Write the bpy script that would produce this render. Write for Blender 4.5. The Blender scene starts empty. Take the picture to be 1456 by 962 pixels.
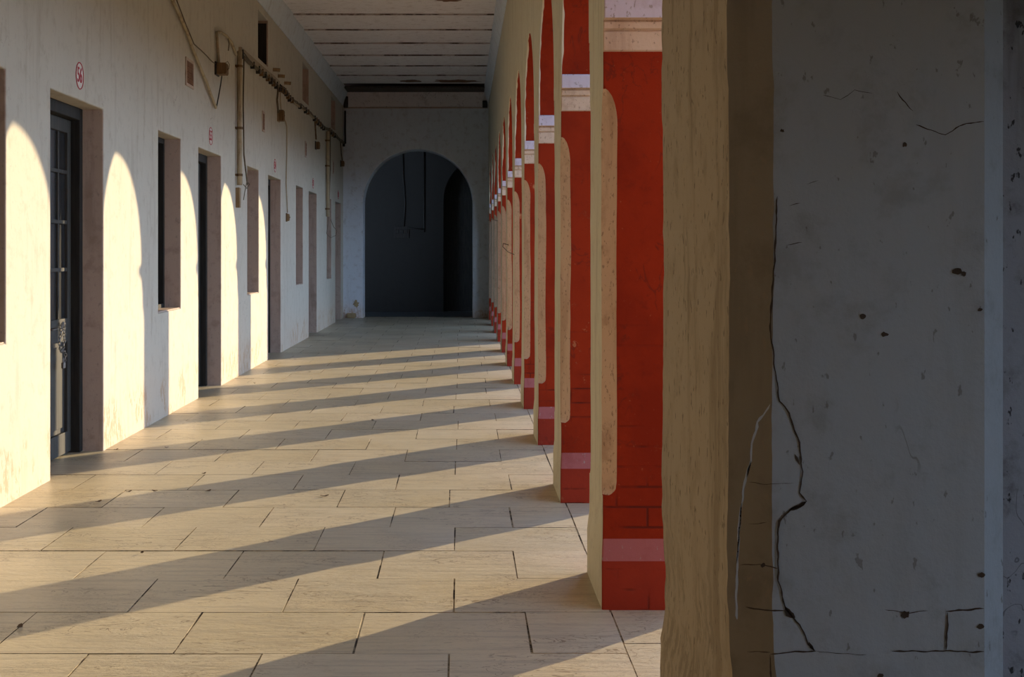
import bpy, bmesh, math, random
from mathutils import Vector, noise
random.seed(7)
SKY = 4.1; SUN = 8.2
C = bpy.context.scene.collection
PI = math.pi
F = 1941.0; VX = 657.5; VY = 358.0; EYE = 1.5
XL = -2.709; XR = 0.5925            # inner faces of the two long walls
DEP = 0.47; THK = 0.68; SP = 2.44   # arcade: wall depth, pier thickness, spacing
Y2 = 5.72                           # near face of the second pier
YE = 31.0                           # far wall
ZC = 5.14                           # ceiling
ZS = 2.56; RAD = (SP-THK)/2         # springing height and arch radius
P1N, P1F = 2.98, 4.10               # near pier

# ------------------------------------------------------------------ helpers
def link(name, me, mats, parent=None):
    o = bpy.data.objects.new(name, me); C.objects.link(o)
    for m in (mats if isinstance(mats, (list, tuple)) else [mats]): me.materials.append(m)
    if parent: o.parent = parent
    return o
def from_bm(name, bm, mats, parent=None, smooth=False):
    me = bpy.data.meshes.new(name); bmesh.ops.recalc_face_normals(bm, faces=bm.faces); bm.to_mesh(me); bm.free()
    if smooth:
        for p in me.polygons: p.use_smooth = True
    return link(name, me, mats, parent)
def tag(o, label=None, cat=None, group=None, kind=None):
    if label: o['label'] = label
    if cat: o['category'] = cat
    if group: o['group'] = group
    if kind: o['kind'] = kind
    return o
def empty(name, loc=(0,0,0)):
    o = bpy.data.objects.new(name, None); o.empty_display_size = .1; o.location = loc; C.objects.link(o); return o
def box(bm, x0, x1, y0, y1, z0, z1, mi=0, bev=0.0):
    vs = [bm.verts.new((x, y, z)) for x in (x0, x1) for y in (y0, y1) for z in (z0, z1)]
    fs = []
    for q in ((0,1,3,2),(4,6,7,5),(0,4,5,1),(2,3,7,6),(0,2,6,4),(1,5,7,3)):
        f = bm.faces.new([vs[i] for i in q]); f.material_index = mi; fs.append(f)
    if bev > 0:
        es = list({e for f in fs for e in f.edges})
        r = bmesh.ops.bevel(bm, geom=es, offset=bev, segments=2, affect='EDGES', profile=.5)
        for f in r['faces']: f.material_index = mi
def tube(bm, pts, r, n=8, closed=False):
    pts = [Vector(p) for p in pts]; rings = []
    N = len(pts)
    for i, p in enumerate(pts):
        a = pts[(i-1) % N] if (i > 0 or closed) else p
        b = pts[(i+1) % N] if (i < N-1 or closed) else p
        t = (b-a).normalized()
        up = Vector((1,0,0)) if abs(t.x) < .9 else Vector((0,0,1))
        u = t.cross(up).normalized(); v = t.cross(u)
        rr = r[i] if isinstance(r, (list, tuple)) else r
        rings.append([bm.verts.new(p + (u*math.cos(k*2*PI/n) + v*math.sin(k*2*PI/n))*rr) for k in range(n)])
    for i in range(N if closed else N-1):
        A, B = rings[i], rings[(i+1) % N]
        for k in range(n): bm.faces.new((A[k], A[(k+1)%n], B[(k+1)%n], B[k]))
    if not closed:
        bm.faces.new(rings[0][::-1]); bm.faces.new(rings[-1])
def wobble(pts, amp, step=.12, seed=0):
    out = []
    for a, b in zip(pts[:-1], pts[1:]):
        a, b = Vector(a), Vector(b); n = max(1, int((b-a).length/step))
        for i in range(n):
            p = a.lerp(b, i/n); d = noise.noise_vector(p*3.1+Vector((seed, 0, 0)))*amp
            out.append(Vector((p.x, p.y+d.y, p.z+d.z)))
    out.append(Vector(pts[-1])); return out
def on_wall(px, py, off=.02):        # a pixel of the photograph taken to the left wall's plane
    Y = F*(-XL)/(VX-px); return (XL+off, Y, EYE+(VY-py)*Y/F)

# ------------------------------------------------------------------ materials
class NT:
    def __init__(s, name):
        s.m = bpy.data.materials.new(name); s.m.use_nodes = True; s.t = s.m.node_tree
        s.b = s.t.nodes['Principled BSDF']; s.tc = s.t.nodes.new('ShaderNodeNewGeometry')
    def n(s, typ, **kw):
        x = s.t.nodes.new(typ)
        for k, v in kw.items():
            if k.startswith('_'): setattr(x, k[1:], v)
            else: x.inputs[int(k[1:]) if k[0] == 'i' and k[1:].isdigit() else k.replace('_', ' ')].default_value = v
        return x
    def l(s, a, b): s.t.links.new(a, b)
    def coord(s, scale=(1,1,1)):
        mp = s.n('ShaderNodeMapping'); mp.inputs['Scale'].default_value = scale
        s.l(s.tc.outputs['Position'], mp.inputs['Vector']); return mp.outputs['Vector']
    def noise(s, scale, detail=5, rough=.6, vec=None, dist=0):
        x = s.n('ShaderNodeTexNoise', Scale=scale, Detail=detail, Roughness=rough, Distortion=dist)
        s.l(vec if vec else s.tc.outputs['Position'], x.inputs['Vector']); return x.outputs['Fac']
    def ramp(s, fac, a, b, ca=0.0, cb=1.0):
        x = s.n('ShaderNodeMapRange'); x.interpolation_type = 'SMOOTHSTEP'
        s.l(fac, x.inputs['Value'])
        for k, v in (('From Min', a), ('From Max', b), ('To Min', ca), ('To Max', cb)): x.inputs[k].default_value = v
        return x.outputs['Result']
    def mth(s, op, a, b):
        x = s.n('ShaderNodeMath'); x.operation = op
        for i, v in enumerate((a, b)):
            if isinstance(v, (int, float)): x.inputs[i].default_value = v
            else: s.l(v, x.inputs[i])
        return x.outputs[0]
    def mix(s, fac, a, b):
        x = s.n('ShaderNodeMix'); x.data_type = 'RGBA'
        if isinstance(fac, (int, float)): x.inputs[0].default_value = fac
        else: s.l(fac, x.inputs[0])
        for i, v in ((6, a), (7, b)):
            if isinstance(v, tuple): x.inputs[i].default_value = (*v, 1)
            else: s.l(v, x.inputs[i])
        return x.outputs[2]
    def xyz(s):
        x = s.n('ShaderNodeSeparateXYZ'); s.l(s.tc.outputs['Position'], x.inputs[0]); return x.outputs
    def lines(s, scale, width, vec=None, m_scale=1.3, m0=.55, m1=.62, dist=.6):
        n = s.noise(scale, 4, .55, vec, dist); a = s.mth('ABSOLUTE', s.mth('SUBTRACT', n, .5), 0)
        return s.mth('MULTIPLY', s.ramp(a, width, width*.3), s.ramp(s.noise(m_scale, 3, .6), m0, m1))
    def bump(s, h, strength, dist=.01, prev=None):
        x = s.n('ShaderNodeBump', Strength=strength, Distance=dist); s.l(h, x.inputs['Height'])
        if prev: s.l(prev, x.inputs['Normal'])
        return x.outputs[0]
    def out(s, col, rough=.8, normal=None, spec=.3):
        if isinstance(col, tuple): s.b.inputs['Base Color'].default_value = (*col, 1)
        else: s.l(col, s.b.inputs['Base Color'])
        if isinstance(rough, float): s.b.inputs['Roughness'].default_value = rough
        else: s.l(rough, s.b.inputs['Roughness'])
        s.b.inputs['Specular IOR Level'].default_value = spec
        if normal: s.l(normal, s.b.inputs['Normal'])
        return s.m

def plaster(name, base, dark, stain=(.40,.26,.16), stain_h=0.0, streak=.5, speck=.6, peel=(.30,.24,.20), bumpk=.5, mott=.45, sp0=.64, sps=42):
    t = NT(name)
    big = t.noise(1.3, 4); mid = t.noise(7, 6, .65)
    st = t.noise(1.0, 5, .6, t.coord((9, 9, 1.1)))
    c = t.mix(t.ramp(big, .35, .7), base, tuple(b*.93+d*.07 for b, d in zip(base, dark)))
    c = t.mix(t.mth('MULTIPLY', t.ramp(mid, .50, .70), mott), c, dark)
    c = t.mix(t.mth('MULTIPLY', t.ramp(st, .53, .68), streak), c, dark)
    sp = t.noise(sps, 3, .6, t.coord((1, 1, .55)))
    c = t.mix(t.mth('MULTIPLY', t.ramp(sp, sp0, sp0+.05), speck), c, peel)
    if stain_h > 0:
        z = t.xyz()[2]
        n1 = t.noise(2.1, 3, .5); n2 = t.noise(14, 6, .75, t.coord((1.3, 1.3, .6)))
        lim = t.mth('MULTIPLY', t.ramp(z, stain_h, .05), t.ramp(n1, .42, .54))
        mk = t.mth('MULTIPLY', t.ramp(lim, .15, .7), t.ramp(n2, .47, .56))
        c = t.mix(t.mth('MULTIPLY', mk, .8), c, stain)
        c = t.mix(t.mth('MULTIPLY', t.ramp(z, stain_h*1.4, 0), .25), c, tuple(s*1.8 for s in stain))
    ck = t.lines(1.7, .0035, None, .9, .57, .61, .8)
    c = t.mix(t.mth('MULTIPLY', ck, .55), c, peel)
    nb = t.bump(big, bumpk*.6, .05); nb = t.bump(mid, bumpk, .008, nb); nb = t.bump(sp, bumpk*.35, .003, nb)
    return t.out(c, .85, nb, .25)

M = {}
M['wall'] = plaster('limewash', (.54,.49,.40), (.34,.28,.20), stain_h=.6, streak=.30, speck=.4, sp0=.66, mott=.35)
M['upper'] = plaster('limewash_arcade', (.60,.55,.41), (.36,.30,.20), streak=.4, speck=.5, mott=.3)
M['cream'] = plaster('cream_limewash', (.36,.295,.215), (.20,.155,.10), streak=.75, speck=.8, peel=(.12,.09,.06), bumpk=.8, sp0=.61, stain_h=1.2, stain=(.19,.15,.10))
M['blue'] = plaster('blue_white_limewash', (.46,.48,.50), (.30,.29,.27), streak=.15, speck=.6, peel=(.16,.14,.11), bumpk=.9, mott=.5, sp0=.66)
M['greybrown'] = plaster('grey_brown_limewash', (.27,.24,.215), (.17,.145,.125), streak=.3, speck=.5)
M['mould'] = plaster('mouldy_limewash', (.44,.46,.50), (.16,.15,.14), streak=.6, speck=.95, peel=(.05,.05,.05), bumpk=.9, mott=.8, sp0=.62)
M['pinkwash'] = plaster('worn_pink_limewash', (.62,.45,.31), (.34,.20,.12), streak=.4, speck=.6, peel=(.20,.12,.08), bumpk=.9, sp0=.60, mott=.5, sps=75)
M['skylilac'] = plaster('skylit_lilac_limewash', (.58,.50,.54), (.36,.24,.22), streak=.3, speck=.8, sp0=.61)  # top impost band, with the sky's lilac cast put into its colour
M['brownwash'] = plaster('brown_limewash', (.50,.38,.30), (.28,.19,.14), streak=.4, speck=.6)
M['farwall'] = plaster('far_limewash', (.66,.70,.74), (.36,.33,.31), stain_h=.35, streak=.2, speck=.3)
M['dim'] = plaster('shaded_limewash', (.036,.033,.029), (.028,.026,.023), stain_h=0, streak=.2, speck=0, bumpk=.3, peel=(.02,.02,.02))  # passage limewash, the gloom of the passage put into its colour
t = NT('slab_edge'); M['gap'] = t.out(t.mix(t.ramp(t.noise(2.4, 5, .7), .44, .58), (.48,.40,.36), (.09,.055,.04)), .9)
M['ceil'] = plaster('ceiling_limewash', (.80,.74,.71), (.46,.36,.31), streak=0, speck=.6, mott=.5, peel=(.16,.10,.07))

def red_paint(name, edged=False, plinth=False):
    t = NT(name)
    a = t.noise(3, 5, .6); b = t.noise(18, 5, .7); d = t.noise(60, 3, .5)
    c = t.mix(t.ramp(a, .3, .7), (.29,.024,.004), (.21,.016,.003))
    c = t.mix(t.mth('MULTIPLY', t.ramp(b, .55, .75), .4), c, (.12,.012,.005))
    c = t.mix(t.mth('MULTIPLY', t.ramp(d, .70, .78), .5), c, (.34,.12,.05))
    if plinth: c = t.mix(.25, c, (.30,.05,.035))
    br = t.n('ShaderNodeTexBrick', Scale=1.0, i6=.0)
    br.inputs['Mortar Size'].default_value = .006; br.inputs['Brick Width'].default_value = .26; br.inputs['Row Height'].default_value = .085
    br.inputs['Color1'].default_value = (1,1,1,1); br.inputs['Color2'].default_value = (1,1,1,1); br.inputs['Mortar'].default_value = (0,0,0,1)
    br.inputs['Mortar Smooth'].default_value = .4
    mp = t.n('ShaderNodeMapping'); mp.inputs['Rotation'].default_value = (PI/2, 0, 0)
    t.l(t.tc.outputs['Position'], mp.inputs['Vector']); t.l(mp.outputs['Vector'], br.inputs['Vector'])
    bw = t.n('ShaderNodeRGBToBW'); t.l(br.outputs['Color'], bw.inputs[0])
    vis = t.mth('MULTIPLY', t.ramp(t.noise(3.1, 3), .48, .62), t.ramp(t.xyz()[2], 1.4, .6))
    dk = t.mth('MULTIPLY', t.mth('SUBTRACT', 1.0, bw.outputs[0]), vis)
    c = t.mix(t.mth('MULTIPLY', dk, .75), c, (.08,.012,.006))
    ch = t.lines(6, .02, t.coord((1, 1, .5)), 2.7, .55, .61, 1.5); c = t.mix(t.mth('MULTIPLY', ch, .4), c, (.06,.015,.01))
    dr = t.ramp(t.noise(9, 6, .75), .60, .66); c = t.mix(t.mth('MULTIPLY', dr, t.ramp(t.noise(1.6, 2), .5, .65)), c, (.42,.15,.06))
    nb = t.bump(t.mth('MULTIPLY', dk, -1.0), .5, .006); nb = t.bump(b, .4, .006, nb)
    if edged:   # hand-painted edge: limewash runs a little way round the arris
        x = t.xyz()[0]
        w = t.mth('MULTIPLY', t.mth('SUBTRACT', t.noise(2.2, 3, .6, t.coord((0.01, 1, 1))), .5), .07)
        k = t.ramp(t.mth('SUBTRACT', x, w), XR+.008, XR+.011)
        c = t.mix(k, (.62,.52,.34), c)
    return t.out(c, .8, nb, .12)
M['red'] = red_paint('red_paint'); M['rededge'] = red_paint('red_paint_edge', True); M['redplinth'] = red_paint('worn_red_paint', False, True)
M['skyledge'] = plaster('skylit_pink_ledge', (.34,.10,.09), (.24,.05,.04), streak=.2, speck=.7)  # ledge pink carries the light of the sky in its colour

def wood(name, a, b, rough=.6):
    t = NT(name); n = t.noise(6, 5, .6, t.coord((6, 6, .5)))
    return t.out(t.mix(t.ramp(n, .3, .7), a, b), rough, t.bump(n, .3, .004), .3)
M['wood'] = wood('dark_door_wood', (.014,.013,.011), (.028,.025,.020), .75)
M['leafwood'] = wood('grey_door_wood', (.036,.034,.029), (.06,.055,.045), .7)
M['wornwood'] = wood('worn_wood', (.33,.22,.11), (.18,.11,.05))
M['recess_shade'] = wood('shaded_recess_brown', (.11,.09,.075), (.07,.055,.045), .9)  # dark brown standing in for shade in the ceiling recess
M['rust'] = wood('rusty_metal', (.20,.12,.05), (.10,.055,.025), .75)
M['cable'] = wood('old_cable', (.16,.12,.07), (.09,.065,.04), .7)
M['batten'] = plaster('limewashed_batten', (.36,.30,.22), (.14,.09,.05), streak=.5, speck=.8)
M['pipe'] = plaster('limewashed_pipe', (.42,.34,.22), (.17,.11,.06), streak=.7, speck=.6)
M['black'] = wood('black_bakelite', (.02,.018,.016), (.035,.03,.025), .5)
M['steel'] = NT('steel').out((.22,.21,.20), .45); M['steel'].node_tree.nodes['Principled BSDF'].inputs['Metallic'].default_value = 1
M['glass'] = NT('dusty_glass').out((.025,.025,.025), .25, None, .5)
M['signred'] = NT('sign_red').out((.42,.03,.04), .7)
M['signwhite'] = NT('sign_white').out((.66,.60,.52), .8)
M['crack'] = NT('crack_dark').out((.075,.05,.035), .95)
M['crackpale'] = NT('crack_pale').out((.50,.50,.50), .9)
M['brick'] = plaster('bare_brick', (.20,.10,.055), (.09,.05,.03), streak=.2, speck=.6)
M['yellowplaster'] = plaster('bare_yellow_plaster', (.40,.30,.16), (.2,.13,.07))
M['leaf'] = NT('dry_leaf').out((.10,.06,.03), .8)

def floor_mat():
    t = NT('sandstone_slabs')
    at = t.n('ShaderNodeAttribute'); at.attribute_name = 'tint'
    n1 = t.noise(1.1, 5, .6); n2 = t.noise(5, 7, .7, t.coord((1, 3.2, 1)), 1.2); n3 = t.noise(30, 4, .6, t.coord((1, 2.4, 1)))
    c = t.mix(t.ramp(n1, .3, .7), (.58,.485,.305), (.49,.425,.30))
    c = t.mix(t.mth('MULTIPLY', t.ramp(n2, .46, .62), .4), c, (.42,.35,.22))
    c = t.mix(t.mth('MULTIPLY', t.ramp(n3, .59, .66), .6), c, (.24,.17,.10))
    c = t.mix(t.mth('MULTIPLY', at.outputs['Fac'], .45), c, (.66,.58,.44))
    rg = t.ramp(n1, .3, .7, .34, .46)
    fl = t.lines(3.2, .013, t.coord((1, 2.2, 1)), 1.6, .50, .56, 1.5); f2 = t.lines(9, .02, t.coord((1, 2.6, 1)), 2.3, .50, .58, 2)
    c = t.mix(t.mth('MULTIPLY', fl, .75), c, (.16,.11,.06)); c = t.mix(t.mth('MULTIPLY', f2, .6), c, (.20,.14,.08))
    st = t.noise(3.5, 4, .6, t.coord((.5, 7, 1))); c = t.mix(t.mth('MULTIPLY', t.ramp(st, .50, .62), .4), c, (.34,.29,.21))
    nb = t.bump(fl, -.8, .004); nb = t.bump(n2, .6, .006, nb); nb = t.bump(n3, .5, .003, nb); nb = t.bump(n1, .3, .02, nb)
    return t.out(c, rg, nb, .5)
M['floor'] = floor_mat()
t = NT('joint_dirt'); M['joint'] = t.out(t.mix(t.ramp(t.noise(2.9, 5, .75), .43, .57), (.40,.32,.20), (.05,.035,.02)), .95)
M['shadedfloor'] = NT('shaded_dark_floor').out((.10,.10,.095), .7)  # passage floor, darkened in colour to look unlit
t = NT('dry_ground'); n = t.noise(.8, 6); M['ground'] = t.out(t.mix(t.ramp(n, .35, .65), (.15,.125,.08), (.08,.09,.04)), .95)
M['outwall'] = plaster('outer_limewash', (.55,.50,.42), (.3,.25,.2))

# ------------------------------------------------------------------ floor
def make_floor():
    bm = bmesh.new(); ti = bm.faces.layers.float.new('tint')
    rows = [5.10+.585*i for i in range(-16, 46)]
    pitch = .683; g = .0028
    xr = .618
    def slab(x0, x1, y0, y1):
        if x1-x0 < .04: return
        z = random.uniform(-.0015, .0015); k = random.random()
        j = lambda: random.uniform(-.002, .002)
        a = [(x0+g+j(), y0+g+j()), (x1-g+j(), y0+g+j()), (x1-g+j(), y1-g+j()), (x0+g+j(), y1-g+j())]
        b = .0006
        ins = [(a[0][0]+b, a[0][1]+b), (a[1][0]-b, a[1][1]+b), (a[2][0]-b, a[2][1]-b), (a[3][0]+b, a[3][1]-b)]
        lo = [bm.verts.new((p[0], p[1], z-.001)) for p in a]; hi = [bm.verts.new((p[0], p[1], z)) for p in ins]
        base = [bm.verts.new((p[0], p[1], -.012)) for p in a]
        fs = [bm.faces.new(hi)]
        for i in range(4):
            fs.append(bm.faces.new((lo[i], lo[(i+1)%4], hi[(i+1)%4], hi[i])))
            fs.append(bm.faces.new((base[i], base[(i+1)%4], lo[(i+1)%4], lo[i])))
        for q_, f in enumerate(fs):
            f[ti] = k; f.material_index = 1 if q_ else 0
    for r in range(len(rows)-1):
        y0, y1 = rows[r], rows[r+1]
        if y0 > 34: break
        off = -.055 if (r % 2) else -.40     # row 5.10..5.69 has joints at -.41, .27
        xs = [off+pitch*k for k in range(-5, 2)]
        js = [XL-.3] + [x+random.uniform(-.03, .03) for x in xs if XL+.0 < x < xr-.2] + [xr]
        for a, b in zip(js[:-1], js[1:]): slab(a, b, y0, y1)
    # threshold slabs in the arcade line
    y = -4.2
    while y < 31:
        n = y+random.uniform(1.0, 1.5); slab(xr, XR+DEP+.12, y, n); y = n
    box(bm, XL-.35, XR+DEP+.1, -4.2, YE+.9, -.06, -.0028, 1)
    o = from_bm('floor', bm, [M['floor'], M['joint']]); tag(o, kind='structure'); return o
make_floor()

# ------------------------------------------------------------------ left wall with openings
BAY = 5.03
wins = [(7.13+BAY*i, 8.10+BAY*i, .955, 2.585) for i in range(0, 5)]
doors = [(8.98+BAY*i, 10.30+BAY*i, 0.0, 2.575) for i in range(0, 5)]
vents = [(13.07+BAY*i, 14.0+BAY*i, 4.08, 4.72) for i in range(0, 4)]
def opening_wall(name, yl, zl, holes, x, depth, thick, mats):
    """wall in the plane X = x with real reveals `depth` deep"""
    ys = sorted({yl[0], yl[1], *[h[0] for h in holes], *[h[1] for h in holes]})
    zs = sorted({zl[0], zl[1], *[h[2] for h in holes], *[h[3] for h in holes]})
    bm = bmesh.new(); V = {}
    def v(i, k, d):
        key = (i, k, d)
        if key not in V: V[key] = bm.verts.new((x-d, ys[i], zs[k]))
        return V[key]
    def hole(i, k):
        if i < 0 or k < 0 or i >= len(ys)-1 or k >= len(zs)-1: return False
        cy, cz = (ys[i]+ys[i+1])/2, (zs[k]+zs[k+1])/2
        return any(h[0] < cy < h[1] and h[2] < cz < h[3] for h in holes)
    for i in range(len(ys)-1):
        for k in range(len(zs)-1):
            h = hole(i, k)
            if not h:
                bm.faces.new((v(i,k,0), v(i+1,k,0), v(i+1,k+1,0), v(i,k+1,0)))
            else:
                for (di, dk, e) in ((-1,0,((i,k),(i,k+1))), (1,0,((i+1,k),(i+1,k+1))), (0,-1,((i,k),(i+1,k))), (0,1,((i,k+1),(i+1,k+1)))):
                    if not hole(i+di, k+dk) and not (dk == -1 and zs[k] <= 0.001):
                        a, b = e; f = bm.faces.new((v(*a,0), v(*b,0), v(*b,depth), v(*a,depth)))
                        f.material_index = 1 if (di != 0) else 0
    box(bm, x-thick-.1, x-thick, yl[0], yl[1], zl[0], zl[1])
    o = from_bm(name, bm, mats)
    bv = o.modifiers.new('bevel', 'BEVEL'); bv.width = .018; bv.segments = 3; bv.limit_method = 'ANGLE'; bv.angle_limit = math.radians(60)
    bv.harden_normals = False
    return o
wl = opening_wall('wall_left', (-4.0, YE), (0, ZC), wins+doors+vents, XL, .32, .75, [M['wall'], M['brownwash']])
tag(wl, kind='structure')

# ------------------------------------------------------------------ doors and windows of the left wall
XF = XL-.155          # front of frames
def make_door(i, y0, y1, z1):
    d = empty(f'door_{i+1}', (XF-.1, (y0+y1)/2, 0)); tag(d, kind='structure')
    ox, oy = d.location.x, d.location.y
    bm = bmesh.new(); fw = .075
    X0, X1 = XF-.11-ox, XF-ox
    box(bm, X0, X1, y0-oy, y0+fw-oy, 0, z1, bev=.006); box(bm, X0, X1, y1-fw-oy, y1-oy, 0, z1, bev=.006)
    box(bm, X0, X1, y0+fw-oy, y1-fw-oy, z1-.09, z1, bev=.006)
    from_bm('door_frame', bm, M['wood'], d)
    box_b = bmesh.new(); box(box_b, X0-.09, X0-.055, y0-oy, y1-oy, 0, z1); from_bm('dark_backing', box_b, M['black'], d)
    ya, yb = y0+fw-oy, y1-fw-oy; mid = (ya+yb)/2
    for s, (a, b) in enumerate(((ya, mid-.003), (mid+.003, yb))):
        bm = bmesh.new(); x0, x1 = X0+.0, X0+.042; st = .085; top = z1-.093
        box(bm, x0, x1, a, a+st, .012, top, bev=.005); box(bm, x0, x1, b-st, b, .012, top, bev=.005)
        for (za, zb) in ((.012, .17), (.84, 1.01), (top-.1, top)):
            box(bm, x0, x1, a+st, b-st, za, zb, bev=.005)
        for z in (1.37, 1.72, 2.09): box(bm, x0+.008, x1-.004, a+st, b-st, z-.014, z+.014, bev=.004)
        yc = (a+b)/2; box(bm, x0+.010, x1-.006, yc-.013, yc+.013, 1.01, top-.1, bev=.004)
        box(bm, x0+.006, x0+.016, a+st, b-st, .17, .84); 
        box(bm, x0+.016, x0+.026, a+st+.035, b-st-.035, .205, .805, bev=.004)
        lf = from_bm('door_leaf', bm, M['leafwood'], d)
        g = bmesh.new(); box(g, x0+.016, x0+.020, a+st, b-st, 1.01, top-.1); from_bm('glass', g, M['glass'], lf)
        if s == 1:
            h = bmesh.new(); c0 = Vector((x1+.012, a+.10, .93))
            tube(h, [(x1, a+.03, .95), (x1+.03, a+.03, .95), (x1+.03, a+.15, .95), (x1, a+.15, .95)], .006)
            from_bm('door_handle', h, M['steel'], lf, True)
    return d
for i, (a, b, c, z) in enumerate(doors): make_door(i, a, b, z)

# chain hanging on door 56, built of single links
def make_chain():
    y = 9.915; x = XF-.11+.042+.022
    root = empty('door_chain', (x, y, .98)); tag(root, 'steel chain and padlock looped through the bolt of the dark door numbered 56', 'chain')
    path = []
    for k in range(26):
        a = k/26*2*PI; path.append(Vector((0, .055*math.sin(a)*(1+.25*math.sin(3*a)), -.10-.105*math.cos(a+.4))))
    for k in range(5): path.append(Vector((.012, .02+.022*math.sin(k*.9), -.20-.02*k)))
    bm = bmesh.new()
    for k in range(len(path)-1):
        p, q = path[k], path[k+1]; m = (p+q)/2; t = (q-p).normalized(); n = Vector((1,0,0)); s = t.cross(n)
        w = n if k % 2 else s
        L, W = .016, .009
        tube(bm, [m + t*L*math.cos(j*PI/5) + w*W*math.sin(j*PI/5) + n*.004 for j in range(10)], .0028, 6, True)
    from_bm('chain', bm, M['steel'], root, True)
    bm = bmesh.new(); box(bm, .004, .024, -.03, .018, -.325, -.28, bev=.005)
    tube(bm, [(.014, -.020, -.28), (.014, -.020, -.262), (.014, -.006, -.25), (.014, .008, -.262), (.014, .008, -.28)], .004)
    from_bm('padlock', bm, M['steel'], root)
make_chain()

def make_window(n, y0, y1, z0, z1, high=False):
    w = empty(f'window_{n}', (XF-.1, (y0+y1)/2, z0)); tag(w, kind='structure')
    oy = w.location.y; X1 = .1; X0 = -.01; H = z1-z0; W = (y1-y0)/2; fw = .05
    bm = bmesh.new()
    box(bm, X0, X1, -W, -W+fw, 0, H, bev=.005); box(bm, X0, X1, W-fw, W, 0, H, bev=.005)
    box(bm, X0, X1, -W+fw, W-fw, H-fw, H, bev=.005); box(bm, X0, X1, -W+fw, W-fw, 0, fw, bev=.005)
    from_bm('window_frame', bm, M['wood'], w)
    bm = bmesh.new(); box(bm, X0-.06, X0-.03, -W, W, 0, H); from_bm('dark_backing', bm, M['black'], w)
    if high:
        bm = bmesh.new(); box(bm, X0+.01, X0+.03, -W+fw, W-fw, fw, H-fw)
        for k in range(5): box(bm, X0+.03, X0+.045, -W+fw+.02+k*.16, -W+fw+.03+k*.16, fw, H-fw)
        from_bm('shutter', bm, M['wood'], w)
    else:
        for (a, b) in ((-W+fw, -.003), (.003, W-fw)):
            bm = bmesh.new(); s = .05; x0, x1 = X0, X0+.035
            box(bm, x0, x1, a, a+s, fw, H-fw, bev=.004); box(bm, x0, x1, b-s, b, fw, H-fw, bev=.004)
            for k in range(5):
                z = fw+(H-2*fw-s)*k/4; box(bm, x0+.003, x1-.003, a+s, b-s, z, z+(s if k in (0, 4) else .025), bev=.004)
            sh = from_bm('casement', bm, M['leafwood'], w)
            g = bmesh.new(); box(g, x0+.012, x0+.016, a+s, b-s, fw, H-fw); from_bm('glass', g, M['glass'], sh)
        if n == 2:
            bm = bmesh.new(); box(bm, X0+.05, X1+.05, -W+.02, -W+.10, 0, .07, bev=.006); from_bm('sunlit_sill_bit', bm, M['wornwood'], w)  # added block, stands for the sunlit bit of the frame's bottom
        bm = bmesh.new(); box(bm, X1, X1+.145, -W+.004, W-.004, 0, .012, bev=.003); from_bm('window_sill', bm, M['brownwash'], w)
for i, a in enumerate(wins): make_window(i+1, *a)
for i, a in enumerate(vents): make_window(i+6, *a, high=True)
w7 = bpy.data.objects['window_7']
bm = bmesh.new(); hw = (vents[1][1]-vents[1][0])/2; box(bm, .10, .235, hw-.022, hw-.006, .03, .60, bev=.003); from_bm('dark_reveal_lining', bm, M['wood'], w7)  # dark board added to darken the inner half of the far reveal

# ------------------------------------------------------------------ arcade: wall above the piers
openings = [(P1F, Y2+.0)] + [(Y2+SP*k+THK, Y2+SP*(k+1)) for k in range(10)]
openings = [(P1N-1.75, P1N)] + openings
def arcade_wall():
    bm = bmesh.new(); N = 28; segs = []; prev = -4.0
    XO = XR+DEP
    def quad(pts, mi):
        f = bm.faces.new([bm.verts.new(p) for p in pts]); f.material_index = mi
    def wall(y0, y1, z0a, z0b):
        for x, mi in ((XR, 0), (XO, 2)): quad([(x, y0, z0a), (x, y1, z0b), (x, y1, ZC), (x, y0, ZC)], mi)
    for (a, b) in openings:
        if prev < 1.0 and a > prev:   # closed wall behind the camera
            quad([(XR, prev, 0), (XR, a, 0), (XR, a, ZS), (XR, prev, ZS)], 0); quad([(XO, prev, 0), (XO, a, 0), (XO, a, ZS), (XO, prev, ZS)], 2)
            quad([(XR, a, 0), (XO, a, 0), (XO, a, ZS), (XR, a, ZS)], 0)
        wall(prev, a, ZS, ZS)
        quad([(XR, prev, ZS), (XR, a, ZS), (XO, a, ZS), (XO, prev, ZS)], 0)
        c = (a+b)/2; r = (b-a)/2
        P = []
        for k in range(N+1):
            th = PI-PI*k/N; jit = .006*noise.noise((c, k*.35, 3.1)) if 0 < k < N else 0
            P.append((c+(r+jit)*math.cos(th), ZS+(RAD+jit)*math.sin(th)))
        for (y0, z0), (y1, z1) in zip(P[:-1], P[1:]):
            wall(y0, y1, z0, z1)
            for j in range(4):
                xa, xb = XR+DEP*j/4, XR+DEP*(j+1)/4
                quad([(xa, y0, z0), (xb, y0, z0), (xb, y1, z1), (xa, y1, z1)], 1)
        prev = b
    wall(prev, YE+.7, ZS, ZS); quad([(XR, prev, ZS), (XR, YE, ZS), (XO, YE, ZS), (XO, prev, ZS)], 0)
    bmesh.ops.remove_doubles(bm, verts=bm.verts, dist=.0005)
    o = from_bm('wall_right', bm, [M['upper'], M['rededge'], M['outwall']]); tag(o, kind='structure')
arcade_wall()

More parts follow.
